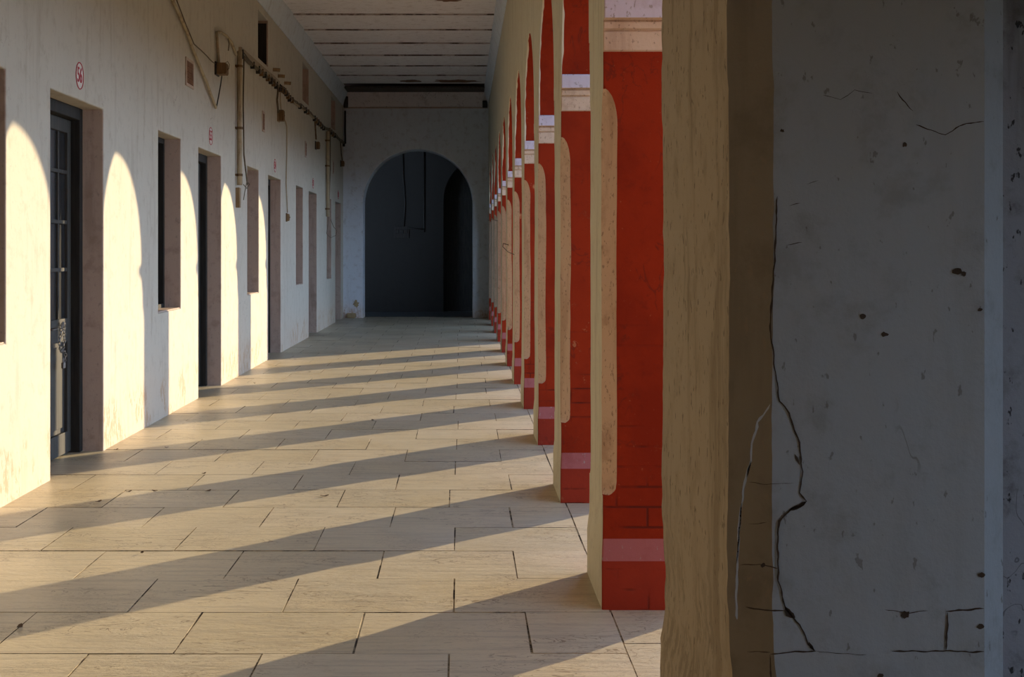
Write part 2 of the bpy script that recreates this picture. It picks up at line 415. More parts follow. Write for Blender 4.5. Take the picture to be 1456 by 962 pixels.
# ------------------------------------------------------------------ piers
ORD = ['', 'nearest', 'second', 'third', 'fourth', 'fifth', 'sixth', 'seventh', 'eighth', 'ninth', 'tenth', 'eleventh', 'twelfth']
def ring_mesh(zs, prof, mat_of):
    """rings of the same vertex count, capped"""
    bm = bmesh.new(); R = []
    for z in zs: R.append([bm.verts.new((x, y, z)) for x, y in prof(z)])
    for a in range(len(R)-1):
        n = len(R[a])
        for k in range(n):
            f = bm.faces.new((R[a][k], R[a][(k+1)%n], R[a+1][(k+1)%n], R[a+1][k])); f.material_index = mat_of(k, (zs[a]+zs[a+1])/2)
    bm.faces.new(R[0][::-1]); bm.faces.new(R[-1]); return bm
def chamfer(z, c, z0=.47, z1=2.19, h=.10):
    if z <= z0 or z >= z1: return .005
    f = 1.0
    if z < z0+h*.45: f = math.sqrt(max(0, 1-(1-(z-z0)/(h*.45))**2))
    if z > z1-h*1.6: f = math.sqrt(max(0, 1-(1-(z1-z)/(h*1.6))**2))
    return max(.005, c*f)
def octa(c, x0, x1, y0, y1, k):
    a, b, e, d = k
    return [(x0+a, y0+c+b), (x0+a, y1-c), (x0+c+a, y1+e), (x1-c, y1+e), (x1+d, y1-c), (x1+d, y0+c), (x1-c, y0+b), (x0+c+a, y0+b)]
def make_pier(i, y0, y1, last=False):
    p = empty('arcade_pier', (XR, y0, 0))
    near = i == 1; D = .612 if near else DEP; T = y1-y0
    inset = 0.0 if near else .035
    if near: label = 'nearest massive pier, grey-blue end face with long cracks, filling the right of the view'
    else:
        label = {2: 'second red pier from the viewer, largest with a red face and pink sky-tinted plinth ledge', 11: 'eleventh arcade pier from the viewer, last free-standing one before the far wall',
                 12: 'twelfth and farthest arcade pier, half pier built against the far arched wall'}.get(i, f'{ORD[i]} arcade pier from the viewer, red with cream chamfered corner')
    tag(p, label, 'pier', 'row of arcade piers')
    sd = i*13.7
    nz = lambda z, o, s=2.3: noise.noise((sd+o, z*s, 1.3))+.5*noise.noise((sd+o, z*s*3.7, 7.1))
    if near:
        cf = .062
        zs = [k*.03 for k in range(int(ZS/.03)+1)]+[ZS]
        def prof(z):
            bulge = .007*max(0, 1-abs(z-.52)/.14)-(.007 if z < .37 else 0)+.004*noise.noise((z*17, 3, 3))
            a = .005*nz(z, 1)+bulge; b = .003*nz(z, 2)
            return octa(cf, -.0, D, 0, T, (a, b, 0, 0))[:6] + [(D-.0645, b), (cf+.022+a+.006*nz(z, 4), b)]
        bm = ring_mesh(zs, prof, lambda k, z: {0: 0, 1: 0, 2: 3, 3: 3, 4: 3, 5: 4, 6: 1, 7: 2}[k])
        from_bm('pier_shaft', bm, [M['cream'], M['blue'], M['greybrown'], M['red'], M['blue']], p)
        return p
    zs = sorted(set([.29+k*.03 for k in range(int((2.344-.29)/.03)+1)]+[2.344, .47, .475, .48, .49, .5, 2.188, 2.18, 2.16, 2.13, 2.1]))
    def prof(z):
        c = chamfer(z, .058+.006*nz(z, 5, 1.4)); a = .003*nz(z, 1); b = .003*nz(z, 2)
        return octa(c, 0, D, inset, T-(0 if last else inset), (a, b, 0, 0))
    def mt(k, z):
        ch = .475 < z < 2.185
        return {0: 0, 1: (2 if ch else 1), 2: 1, 3: (2 if ch else 1), 4: 0, 5: (2 if ch else 1), 6: 1, 7: (2 if ch else 1)}[k]
    from_bm('pier_shaft', ring_mesh(zs, prof, mt), [M['upper'], M['red'], M['pinkwash']], p)
    # plinth with a weathered sloping ledge, sky tint put into its pink
    zs = [0, .05, .10, .15, .20, .205, .235, .265, .294]
    def prof2(z):
        s = max(0, (z-.205)/.089); a = -.007*(1-s)+.003*nz(z, 1)
        return octa(.006, 0, D, s*inset, T-(0 if last else s*inset), (a, .003*nz(z, 8), 0, 0))
    from_bm('plinth', ring_mesh(zs, prof2, lambda k, z: {0: 0, 4: 0}.get(k, 2 if z > .204 else 1)), [M['upper'], M['redplinth'], M['skyledge']], p)
    # impost moulding on the jambs and outer face
    zs = [2.344, 2.35, 2.425, 2.432, 2.440, 2.465, 2.473, 2.480, 2.552, ZS]
    pr = [.0, .008, .010, .002, .018, .020, .010, .045, .050, .044]
    def prof3(z):
        q = pr[min(range(len(zs)), key=lambda n: abs(zs[n]-z))]
        return octa(.004, 0, D+q*1.6, inset-q, T-(0 if last else inset-q), (.003*nz(z, 1), 0, 0, 0))
    from_bm('impost_moulding', ring_mesh(zs, prof3, lambda k, z: {0: 0}.get(k, 2 if z > 2.478 else 1)), [M['upper'], M['pinkwash'], M['skylilac']], p)
    return p
pier1 = make_pier(1, P1N, P1F)
for k in range(10): make_pier(k+2, Y2+SP*k, Y2+SP*k+THK)
make_pier(12, Y2+SP*10, YE, True)

# cracks of the nearest pier (real marks, laid on its end face)
def face_pt(px, py, dx=0): s = F/P1N; return ((px-VX)/s, P1N-.0012, EYE-(py-VY)/s)
def ribbon(bm, pts, w, seed=0):
    dense = []
    for a, b in zip(pts[:-1], pts[1:]):
        a, b = Vector(a), Vector(b); n = max(1, int((b-a).length/.008))
        for i in range(n): dense.append(a.lerp(b, i/n))
    dense.append(Vector(pts[-1])); L = []
    for i, p in enumerate(dense):
        a = dense[max(0, i-1)]; b = dense[min(len(dense)-1, i+1)]; t = (b-a).normalized(); nrm = Vector((t.z, 0, -t.x))
        d = nrm*.003*noise.noise(p*40+Vector((seed,0,0))); ww = w*(.55+1.1*abs(noise.noise(p*55+Vector((0,seed,9)))))
        if i in (0, len(dense)-1): ww *= .2
        L.append((bm.verts.new(p+d+nrm*ww), bm.verts.new(p+d-nrm*ww)))
    for (a, b), (c, e) in zip(L[:-1], L[1:]): bm.faces.new((a, b, e, c))
def crack_part(lines, w, mat, name='crack'):
    for s, ln in enumerate(lines):
        bm = bmesh.new(); ribbon(bm, [Vector(face_pt(*q))-Vector((XR, P1N, 0)) for q in ln[0]], ln[1]*w, s*3.3); from_bm(name, bm, mat, pier1)
crack_part([([(1105,279),(1102,349),(1097,424),(1095,480),(1099,500),(1105,545),(1108,570),(1122,587),(1130,610),(1137,635),(1141,670),(1137,700),(1146,712),(1139,719),(1125,722),(1107,740),(1105,780),(1107,825),(1117,865),(1137,887),(1150,915),(1159,925)], 1.0)], .0022, M['crack'])
crack_part([([(1146,712),(1137,719),(1122,724)], 1.9), ([(1117,862),(1121,872),(1130,878)], 2.2), ([(1150,912),(1158,924)], 2.0), ([(1130,645),(1137,660)], 1.2)], .0028, M['crack'])
crack_part([([(1094,574),(1086,590),(1077,600),(1070,630),(1067,655),(1062,672),(1056,700),(1052,740),(1049,790),(1047,840),(1048,880)], 1.0)], .0028, M['crackpale'])
crack_part([([(1067,655),(1062,678)], 1.2), ([(1054,715),(1050,760),(1047,800)], .7)], .0026, M['crack'])
crack_part([([(1060,862),(1085,867),(1117,868)], 1.0), ([(1095,930),(1130,926),(1160,925)], 1.0), ([(1095,930),(1096,962),(1096,1000)], 1.0), ([(1052,803),(1080,802),(1107,808)], .6), ([(1062,925),(1095,927)], .6),
            ([(1160,925),(1200,929),(1232,931)], .4), ([(1268,925),(1330,925),(1399,926)], 1.0), ([(1345,924),(1346,900),(1347,870)], 1.3), ([(1345,869),(1375,867),(1399,864)], 1.1), ([(1258,866),(1290,872),(1320,868)], .5),
            ([(1064,685),(1090,688),(1128,686)], .35), ([(1064,744),(1090,743)], .35)], .0019, M['crack'])
crack_part([([(1302,177),(1329,187),(1344,192),(1359,182),(1374,175),(1399,173)], .9), ([(1170,135),(1195,142),(1215,128),(1240,133)], .5), ([(1275,130),(1283,142),(1298,158)], .9), ([(1122,292),(1138,289)], .8), ([(1118,348),(1140,344)], .8), ([(1147,262),(1163,257)], .6)], .0014, M['crack'])
for (px, py, r) in ((1226,449,.007),(1258,475,.007),(1361,386,.010),(1370,389,.006),(1393,440,.006),(1286,206,.006),(1112,186,.005),(1395,817,.008),(1394,890,.009),(1288,873,.010),(1085,803,.006),(1252,960,.007)):
    bm = bmesh.new(); c = Vector(face_pt(px, py))-Vector((XR, P1N, 0)); n = 9
    vs = [bm.verts.new(c+Vector((r*(.6+.7*random.random())*math.cos(k*2*PI/n), 0, r*(.5+.6*random.random())*math.sin(k*2*PI/n)))) for k in range(n)]
    bm.faces.new(vs); from_bm('chipped_pit', bm, M['crack'], pier1)

# ------------------------------------------------------------------ wing wall and outdoors
bm = bmesh.new(); box(bm, XR+.625, 3.5, P1N+.14, P1F-.1, 0, ZC+.3); tag(from_bm('wall_wing', bm, M['mould']), kind='structure')
bm = bmesh.new(); box(bm, 3.2, 3.5, -4.3, .8, 0, ZC); box(bm, 3.2, 3.5, 2.0, P1F-.1, 0, ZC); box(bm, 3.2, 3.5, .8, 2.0, 2.1, ZC); tag(from_bm('wall_dimming', bm, M['blue']), kind='structure')  # unseen room added to dim the nearest pier; opening admits blue skylight
bm = bmesh.new(); box(bm, XR+DEP+.001, 3.2, -4.3, -4.0, 0, ZC); tag(from_bm('wall_dimming_back', bm, M['blue']), kind='structure')  # unseen end wall of the added dimming room
bm = bmesh.new(); box(bm, XR+DEP+.002, 3.5, -4.3, P1F-.1, ZC, ZC+.2); tag(from_bm('ceiling_dimming', bm, M['ceil']), kind='structure')  # unseen roof of the added dimming room
bm = bmesh.new(); box(bm, XR+DEP+.12, 3.5, -4.3, P1F-.1, -.06, -.002); tag(from_bm('floor_side', bm, M['floor']), kind='structure')
bm = bmesh.new(); box(bm, XR+DEP+.1, 80, -40, 90, -.35, -.15); tag(from_bm('ground', bm, M['ground']), kind='structure')
bm = bmesh.new(); box(bm, 2.5, 6.2, 28.5, 44, -.2, 7.5); tag(from_bm('wall_sun_block', bm, M['outwall']), kind='structure')  # unseen block, shaped to keep the sun off the far bays

# ------------------------------------------------------------------ far wall with its arch and the dark passage behind
AC, AR, AZ = -1.014, 1.245, 2.585
def arch_wall(name, y, t, x0, x1, ztop, cx, r, zs, mats, seg=40):
    bm = bmesh.new()
    def quad(pts, mi): f = bm.faces.new([bm.verts.new(p) for p in pts]); f.material_index = mi
    P = [(cx-r, 0), (cx-r, zs)] + [(cx+r*math.cos(PI-PI*k/seg), zs+r*math.sin(PI-PI*k/seg)) for k in range(1, seg)] + [(cx+r, zs), (cx+r, 0)]
    for yy in (y, y+t):
        quad([(x0, yy, 0), (cx-r, yy, 0), (cx-r, yy, zs), (x0, yy, zs)], 0); quad([(cx+r, yy, 0), (x1, yy, 0), (x1, yy, zs), (cx+r, yy, zs)], 0)
        quad([(x0, yy, zs), (cx-r, yy, zs), (cx-r, yy, ztop), (x0, yy, ztop)], 0); quad([(cx+r, yy, zs), (x1, yy, zs), (x1, yy, ztop), (cx+r, yy, ztop)], 0)
        for (a, b), (c, d) in zip(P[1:-2], P[2:-1]): quad([(a, yy, b), (c, yy, d), (c, yy, ztop), (a, yy, ztop)], 0)
    for (a, b), (c, d) in zip(P[:-1], P[1:]): quad([(a, y, b), (c, y, d), (c, y+t, d), (a, y+t, b)], 0)
    bmesh.ops.remove_doubles(bm, verts=bm.verts, dist=.0005)
    o = from_bm(name, bm, mats)
    bv = o.modifiers.new('bevel', 'BEVEL'); bv.width = .015; bv.segments = 2; bv.limit_method = 'ANGLE'; bv.angle_limit = math.radians(60)
    return tag(o, kind='structure')
arch_wall('wall_far', YE, .67, XL-.3, XR+.3, ZC+.2, AC, AR, AZ, [M['farwall']])
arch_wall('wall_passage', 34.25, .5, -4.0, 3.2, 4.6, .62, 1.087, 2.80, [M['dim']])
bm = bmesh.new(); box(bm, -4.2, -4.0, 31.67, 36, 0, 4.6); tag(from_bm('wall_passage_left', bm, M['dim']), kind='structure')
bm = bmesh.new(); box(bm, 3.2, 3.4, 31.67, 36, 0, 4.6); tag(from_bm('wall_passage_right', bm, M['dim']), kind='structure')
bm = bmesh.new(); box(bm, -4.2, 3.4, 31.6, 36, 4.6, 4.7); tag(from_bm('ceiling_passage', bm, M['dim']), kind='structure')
bm = bmesh.new(); box(bm, -4.2, 3.4, 31.72, 36, -.05, -.001); tag(from_bm('floor_passage', bm, M['shadedfloor']), kind='structure')
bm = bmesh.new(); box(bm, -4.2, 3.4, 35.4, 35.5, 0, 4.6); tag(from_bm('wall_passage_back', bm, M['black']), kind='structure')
# dark panelled door standing in the passage arch
d = empty('door_6', (.62, 34.62, 0)); tag(d, kind='structure')
bm = bmesh.new(); box(bm, -1.08, -1.0, -.04, .04, 0, 3.0); box(bm, 1.0, 1.08, -.04, .04, 0, 3.0); box(bm, -1.0, 1.0, -.04, .04, 2.9, 3.0)
P = [(1.08*math.cos(PI*k/24), 3.0+.95*math.sin(PI*k/24)) for k in range(25)]
f = [bm.verts.new((x, .03, z)) for x, z in P]; b_ = [bm.verts.new((x, .05, z)) for x, z in P]; bm.faces.new(f); bm.faces.new(b_[::-1])
from_bm('door_frame', bm, M['wood'], d)
for (a, b) in ((-1.0, -.34), (-.335, .33), (.335, 1.0)):
    bm = bmesh.new(); box(bm, a, a+.09, -.02, .02, .01, 2.9, bev=.004); box(bm, b-.09, b, -.02, .02, .01, 2.9, bev=.004)
    for z in (.01, .95, 1.55, 2.05, 2.8): box(bm, a+.09, b-.09, -.02, .02, z, z+.09, bev=.004)
    box(bm, a+.09, b-.09, -.008, .008, .1, .95)
    lf = from_bm('door_leaf', bm, M['wood'], d)
    g = bmesh.new(); box(g, a+.09, b-.09, -.003, .003, 1.04, 2.8); from_bm('glass', g, M['wood'], lf)

# near wall closes the corridor behind the viewer
bm = bmesh.new(); box(bm, XL-.8, XR+DEP, -4.3, -4.0, 0, ZC+.2); tag(from_bm('wall_near', bm, M['wall']), kind='structure')

# ------------------------------------------------------------------ ceiling of lapped stone slabs, cornices
bm = bmesh.new(); e = [21.0+1.45*k for k in range(-18, 7)]
for a, b in zip(e[:-1], e[1:]):
    n = 6
    for k in range(n):   # each slab is a very shallow tilted panel of its own, split for a little sag
        x0, x1 = XL-.2+(XR-XL+.4)*k/n, XL-.2+(XR-XL+.4)*(k+1)/n
        s0 = .006*noise.noise((a, x0, 0)); s1 = .006*noise.noise((a, x1, 0))
        q = [(x0, a+.008, ZC+s0), (x1, a+.008, ZC+s1), (x1, b, ZC+.024+s1), (x0, b, ZC+.024+s0)]
        lo = [bm.verts.new(v) for v in q]; hi = [bm.verts.new((v[0], v[1], ZC+.12)) for v in q]
        bm.faces.new(lo); bm.faces.new((lo[2], lo[3], hi[3], hi[2])).material_index = 1; bm.faces.new((lo[0], lo[1], hi[1], hi[0])).material_index = 2
box(bm, XL-.8, XR+DEP+.3, -4.3, YE+.6, ZC+.10, ZC+.35, 1)
tag(from_bm('ceiling', bm, [M['ceil'], M['brick'], M['gap']]), kind='structure')
def prism(name, prof, y0, y1, m):
    bm = bmesh.new(); n = len(prof); N = 40; R = []
    for k in range(N+1):
        y = y0+(y1-y0)*k/N; R.append([bm.verts.new((x+.004*noise.noise((x, y, z)), y, z+.004*noise.noise((z, y, x)))) for x, z in prof])
    for a, b in zip(R[:-1], R[1:]):
        for i in range(n): bm.faces.new((a[i], a[(i+1)%n], b[(i+1)%n], b[i]))
    bm.faces.new(R[0]); bm.faces.new(R[-1][::-1]); return tag(from_bm(name, bm, m), kind='structure')
prism('trim_1', [(XL-.02, 4.815), (XL+.012, 4.815), (XL+.022, 4.835), (XL+.10, ZC-.03), (XL+.108, ZC+.04), (XL-.02, ZC+.04)], -4, YE, M['farwall'])
prism('trim_2', [(XR+.02, 4.84), (XR-.012, 4.84), (XR-.022, 4.86), (XR-.10, ZC-.03), (XR-.108, ZC+.04), (XR+.02, ZC+.04)], -4, YE, M['farwall'])
bm = bmesh.new(); box(bm, XL+.02, XR-.02, YE-.055, YE+.02, 4.785, ZC+.03, bev=.008); tag(from_bm('trim_3', bm, M['ceil']), kind='structure')
bm = bmesh.new(); box(bm, XL+.02, XR-.02, YE-.07, YE+.02, 4.755, 4.782, bev=.004); tag(from_bm('trim_4', bm, M['brownwash']), kind='structure')
bm = bmesh.new(); box(bm, XL+.06, XR-.06, 30.15, 30.94, ZC-.02, ZC+.02, bev=.006); tag(from_bm('recess_shade_strip', bm, M['recess_shade']), kind='structure')  # dark board in place of the shaded recess at the ceiling's end
# ragged patches where the ceiling plaster has fallen
def patch(name, pts, m, label, cat='patch'):
    bm = bmesh.new(); lo = [bm.verts.new(p) for p in pts]; bm.faces.new(lo)
    r = bmesh.ops.extrude_face_region(bm, geom=bm.faces[:]); bmesh.ops.translate(bm, verts=[v for v in r['geom'] if isinstance(v, bmesh.types.BMVert)], vec=(0, 0, .01))
    return tag(from_bm(name, bm, m), label, cat)
def ragged(x0, x1, y0, y1, n=26, seed=0):
    cx, cy = (x0+x1)/2, (y0+y1)/2; P = []
    for k in range(n):
        a = k*2*PI/n; r = .75+.45*noise.noise((math.cos(a)*2+seed, math.sin(a)*2, seed))
        P.append((cx+(x1-x0)/2*r*math.cos(a), cy+(y1-y0)/2*r*math.sin(a), 0))
    P = [(x, y, ZC-.005+.024*(((y-21.0)/1.45) % 1.0)) for x, y, _ in P]
    return P
patch('fallen_plaster_patch', ragged(-1.42, -.80, 28.9, 29.5, seed=3), M['brick'], 'left brown patch of fallen plaster on the ceiling near the far wall')
patch('fallen_plaster_patch', ragged(-.72, .42, 28.85, 29.55, seed=8), M['brick'], 'right, larger brown patch of fallen plaster on the ceiling near the far wall')
patch('fallen_plaster_patch', ragged(-.42, .02, 19.62, 19.9, seed=5), M['brick'], 'small brown patch of fallen plaster at the top edge of the visible ceiling')

# ------------------------------------------------------------------ painted door numbers
def text_mesh(s, size):
    cu = bpy.data.curves.new('digits', 'FONT'); cu.body = s; cu.size = size; cu.align_x = 'CENTER'; cu.align_y = 'CENTER'; cu.extrude = .0015; cu.offset = .0008
    o = bpy.data.objects.new('tmp', cu); C.objects.link(o); bpy.context.view_layer.update()
    dg = bpy.context.evaluated_depsgraph_get(); me = bpy.data.meshes.new_from_object(o.evaluated_get(dg)); bpy.data.objects.remove(o); bpy.data.curves.remove(cu); return me
for i, num in enumerate(('56', '55', '54', '53', '52')):
    y = 9.655+BAY*i; z = 2.745
    s = empty('door_number', (XL, y, z)); tag(s, f'round red painted door number {num} on the limewashed wall' if i < 2 else f'round red painted door number above the {ORD[i+1]} door of the left wall', 'number', 'painted door numbers')
    bm = bmesh.new(); bmesh.ops.create_circle(bm, cap_ends=True, radius=.098, segments=40, matrix=__import__('mathutils').Matrix.Rotation(PI/2, 4, 'Y'))
    bmesh.ops.translate(bm, verts=bm.verts, vec=(.0015, 0, 0)); from_bm('number_disc', bm, M['signwhite'], s)
    bm = bmesh.new(); tube(bm, [(.002, .093*math.cos(k*PI/24), .093*math.sin(k*PI/24)) for k in range(48)], .0042, 6, True); from_bm('number_ring', bm, M['signred'], s)
    me = text_mesh(num, .135); o = link('digits', me, [M['signred']], s); o.rotation_euler = (PI/2, 0, PI/2); o.location = (.003, 0, 0); o.scale = (.9, 1.12, 1)

# ------------------------------------------------------------------ small brick vent grilles, y 13.5 + bay
for i in range(4):
    y = 13.53+BAY*i-.01*i; w = .19 if i == 0 else .10
    g = empty('vent_grille', (XL, y, 3.13)); tag(g, ['reddish brick vent grille beside the slanting cable, nearest on the left wall', 'narrow vent grille above the third window', 'narrow vent grille high above the fourth door', 'narrow vent grille nearest the far wall'][i], 'vent', 'small vent grilles in the left wall')
    bm = bmesh.new(); h = .28
    box(bm, .0, .012, -w, -w+.025, 0, h, bev=.003); box(bm, .0, .012, w-.025, w, 0, h, bev=.003); box(bm, .0, .012, -w+.025, w-.025, 0, .03, bev=.003); box(bm, .0, .012, -w+.025, w-.025, h-.03, h, bev=.003)
    from_bm('vent_frame', bm, M['brownwash'], g)
    bm = bmesh.new(); box(bm, .0, .004, -w+.025, w-.025, .03, h-.03)
    for a in range(4):
        for b in range(3 if i == 0 else 2):
            n = 3 if i == 0 else 2; ww = (2*w-.05)/n
            box(bm, .004, .010, -w+.03+b*ww, -w+.025+(b+1)*ww-.006, .035+a*.054, .078+a*.054, bev=.002)
    from_bm('vent_bricks', bm, M['brick'], g)

# ------------------------------------------------------------------ conduits, boxes and cables on the left wall
def cable(name, px, r, mat, label, cat='cable', off=.02, wob=.006, group=None, seed=0, n=6):
    bm = bmesh.new(); tube(bm, wobble([on_wall(x, y, off) for x, y in px], wob, .12, seed), r, n); return tag(from_bm(name, bm, M[mat], None, True), label, cat, group)
def pipe_with_clamps(name, y, z0, z1, r, mat, clamps, label, cat='conduit', group=None):
    root = empty(name, (XL, y, z0)); tag(root, label, cat, group)
    bm = bmesh.new(); tube(bm, wobble([(r+.012, 0, 0), (r+.012, .0, z1-z0)], .004, .2, y), r, 10); from_bm('pipe', bm, M[mat], root, True)
    for z in clamps:
        bm = bmesh.new(); tube(bm, [(r+.012, 0, z-z0-.015), (r+.012, 0, z-z0+.015)], r+.006, 10); box(bm, 0, .01, -r-.03, r+.03, z-z0-.013, z-z0+.013, bev=.002); from_bm('pipe_clamp', bm, M['rust'], root)
    return root
def junction(name, y, z, w, h, dpt, label, mat='rust', cat='box', group=None, cover='black'):
    root = empty(name, (XL, y, z-h/2)); tag(root, label, cat, group)
    bm = bmesh.new(); box(bm, 0, .018, -w*.62, w*.62, -.01, h+.01, bev=.003); from_bm('mounting_board', bm, M[cover], root)
    bm = bmesh.new(); box(bm, .018, .018+dpt, -w/2, w/2, 0, h, bev=.006); bd = from_bm('box_body', bm, M[mat], root)
    bm = bmesh.new(); box(bm, .018+dpt, .024+dpt, -w/2+.012, w/2-.012, .012, h-.012, bev=.003)
    tube(bm, [(.024+dpt, 0, h/2), (.032+dpt, 0, h/2)], .012, 8); from_bm('box_lid', bm, M[mat], bd)
    return root
# the slack cable that hangs down and returns to the switch box
cable('slack_cable', [(236,-10),(250,20),(262,48),(272,76),(290,118),(303,153)], .016, 'pipe', 'pale slanting conduit sagging from the top left down to a point beside the switch box', off=.03, wob=.01, seed=2)
cable('slack_cable', [(243,-5),(258,34),(270,62),(300,90)], .006, 'cable', 'thin brown wire slanting down to the switch box', off=.04, wob=.012, seed=5)
cable('slack_cable', [(303,153),(306,138),(309,122),(311,108)], .007, 'black', 'black wire rising from the low point of the slanting conduit to the switch box', off=.035, seed=8)
junction('switch_box', 15.02, 3.51, .17, .125, .10, 'dark square switch box high on the wall above door number 55', 'rust')
cable('wire_curl', [(312,90),(316,87),(319,92),(318,98),(314,100)], .003, 'cable', 'small curl of loose wire beside the switch box', off=.06, wob=.0)
cable('bent_conduit', [(308,90),(306,66),(305,46),(311,46),(319,51),(326,60),(333,78)], .017, 'pipe', 'bent pale conduit rising from the switch box over to the tall wall pipe', 'conduit', off=.025, wob=.008, seed=3)
cable('wire_curl', [(320,52),(322,62),(321,72)], .006, 'cable', 'short loose wire end under the bent conduit', off=.03)
# tall pipe between door 55 and the third window
pipe_with_clamps('wall_pipe', 16.33, 2.30, 3.90, .032, 'pipe', (3.72, 2.98, 2.42), 'tall pale wall pipe running down between door 55 and the third window', group='vertical wall pipes')
cable('pipe_cable', [(341,80),(340,150),(341,220),(346,262)], .010, 'cable', 'brown cable strapped along the tall wall pipe', off=.05, wob=.01, seed=6)
bm = bmesh.new(); box(bm, 0, .05, -.05, .05, -.14, .10, bev=.008)
o = from_bm('terminal_board', bm, M['wornwood']); o.location = (XL, 16.35, 2.17); tag(o, 'yellow-brown wooden terminal board at the foot of the tall wall pipe', 'board')
cable('wire_curl', [(338,262),(343,268),(347,262),(343,258),(340,272),(338,284)], .005, 'cable', 'tangle of loose wire at the wooden terminal board', off=.07)
# batten with clutter, then the long cable bundle
def bundle(name, pts, r, mat, n, label, cat):
    root = empty(name, on_wall(*pts[0], 0)); tag(root, label, cat); o = root.location.copy()
    for k in range(n):
        bm = bmesh.new(); P = [Vector(on_wall(x, y, .02+.012*(k % 3)))-o+Vector((0, 0, .012*(k-n/2))) for x, y in pts]
        tube(bm, wobble(P, .03 if k else .01, .14, k*4.2), r*(1 if k == 0 else .6), 6); from_bm('cable_strand', bm, M[mat if k == 0 else 'cable'], root, True)
    tot = len(pts)
    for k in range(tot*3-1):
        if random.random() < .3: continue
        a = k/3; i = min(int(a), tot-2); fr = a-i; p = Vector(on_wall(*pts[i], .02)).lerp(Vector(on_wall(*pts[i+1], .02)), min(fr, 1))-o
        bm = bmesh.new(); box(bm, p.x-.02, p.x+.035, p.y-.02, p.y+.02, p.z-.055-random.random()*.03, p.z+.03, bev=.004); from_bm('cable_clip', bm, M['rust' if k % 2 else 'black'], root)
bm = bmesh.new(); P = [on_wall(*q, .028) for q in ((339,71),(356,86),(372,100),(386,111),(394,119))]
for a, b in zip(P[:-1], P[1:]):
    a, b = Vector(a), Vector(b); vs = [bm.verts.new((XL+s*.04, p.y, p.z+h)) for p in (a, b) for s in (0, 1) for h in (-.035, .035)]
    for q in ((0,1,3,2),(4,6,7,5),(0,4,5,1),(2,3,7,6),(0,2,6,4),(1,5,7,3)): bm.faces.new([vs[i] for i in q])
tag(from_bm('wooden_batten', bm, M['batten']), 'pale limewashed batten carrying the cables from the tall wall pipe', 'batten')
bundle('cable_bundle', [(340,74),(352,88),(364,97),(378,109),(390,119),(396,124)], .014, 'cable', 4, 'ragged cable bundle clipped along the limewashed batten', 'cable')
bundle('cable_bundle', [(396,124),(402,128),(409,138),(420,147),(432,155),(442,164),(450,172),(458,181)], .018, 'pipe', 3, 'long cable bundle between the three wooden stubs and the far wall pipe', 'cable')
bundle('cable_bundle', [(458,181),(466,184),(474,191),(487,203)], .016, 'cable', 3, 'cable bundle from the far wall pipe to the corridor corner', 'cable')
for k, (px, py) in enumerate(((388,99),(395,108),(404,118))):
    q = on_wall(px, py, 0); bm = bmesh.new(); tube(bm, [(0,0,0), (.05,.01,.0), (.10,.02,-.004)], .026, 8); o = from_bm('wooden_stub', bm, M['wornwood']); o.location = q
    tag(o, ['topmost wooden stub sticking out above the cable batten', 'middle wooden stub sticking out above the cable batten', 'lowest dark wooden stub, at the end of the cable batten'][k], 'stub', 'wooden stubs on the cable batten')
# drops
cable('drop_cable', [(394,124),(392,142),(394,160)], .014, 'cable', 'left cable dropping from the batten to the rusty junction box', off=.02, seed=1)
cable('drop_cable', [(396,124),(396,142),(397,160)], .010, 'pipe', 'right cable dropping from the batten to the rusty junction box', off=.03, seed=7)
junction('junction_box', 20.05, 3.50, .15, .16, .07, 'rusty open junction box below the wooden stubs', 'rust', cover='wornwood')
cable('drop_cable', [(399,166),(404,172),(406,180),(406,220),(405,260),(407,302)], .010, 'pipe', 'pale cable running down from the rusty junction box to a small switch', off=.02, seed=4)
junction('wall_switch', 20.98, 2.03, .08, .11, .03, 'small switch at the end of the pale cable right of the third door', 'wornwood', cover='rust')
cable('drop_cable', [(446,166),(447,182),(448,198)], .016, 'rust', 'short rusty drop cable above the fourth door', off=.02, seed=4)
junction('junction_box', 25.15, 3.46, .15, .13, .06, 'small rusty junction box above the fourth door', 'rust')
pipe_with_clamps('wall_pipe', 26.98, 2.20, 3.88, .035, 'pipe', (3.7, 3.2, 2.35), 'far wall pipe running down beside the fifth window', group='vertical wall pipes')
cable('pipe_cable', [(466,190),(466,240),(464,300)], .012, 'cable', 'cable hanging along the far wall pipe', off=.05, wob=.01, seed=9)
cable('wire_loop', [(463,300),(462,318),(460,332),(466,338),(474,334),(475,328),(470,322),(466,312)], .005, 'cable', 'open loop of thin loose wire below the far wall pipe', off=.06, wob=.0)
cable('drop_cable', [(483,201),(484,218),(486,232)], .012, 'cable', 'short drop cable beside the fifth door number near the corner', off=.02, seed=5)
junction('junction_box', 30.35, 3.46, .13, .12, .06, 'junction box nearest the far corner', 'rust')
bm = bmesh.new(); tube(bm, [(XL+.05, YE-.05, 4.7), (XL+.05, YE-.05, 4.2), (XL+.055, YE-.06, 3.95)], .022, 8); tag(from_bm('corner_pipe', bm, M['black'], None, True), 'thin dark pipe in the far left corner', 'conduit')
bm = bmesh.new(); box(bm, XL+.02, XL+.12, YE-.13, YE-.001, 4.76, 5.02, bev=.01); box(bm, XL+.03, XL+.11, YE-.17, YE-.13, 4.82, 4.96, bev=.01); tag(from_bm('corner_box', bm, M['black']), 'dark box in the far left corner below the cornice', 'box')
bm = bmesh.new(); box(bm, XR-.14, XR-.03, YE-.15, YE-.001, 4.76, 4.92, bev=.01); box(bm, XR-.12, XR-.05, YE-.19, YE-.15, 4.79, 4.89, bev=.01); tag(from_bm('corner_box', bm, M['black']), 'dark box in the far right corner below the cornice', 'box')
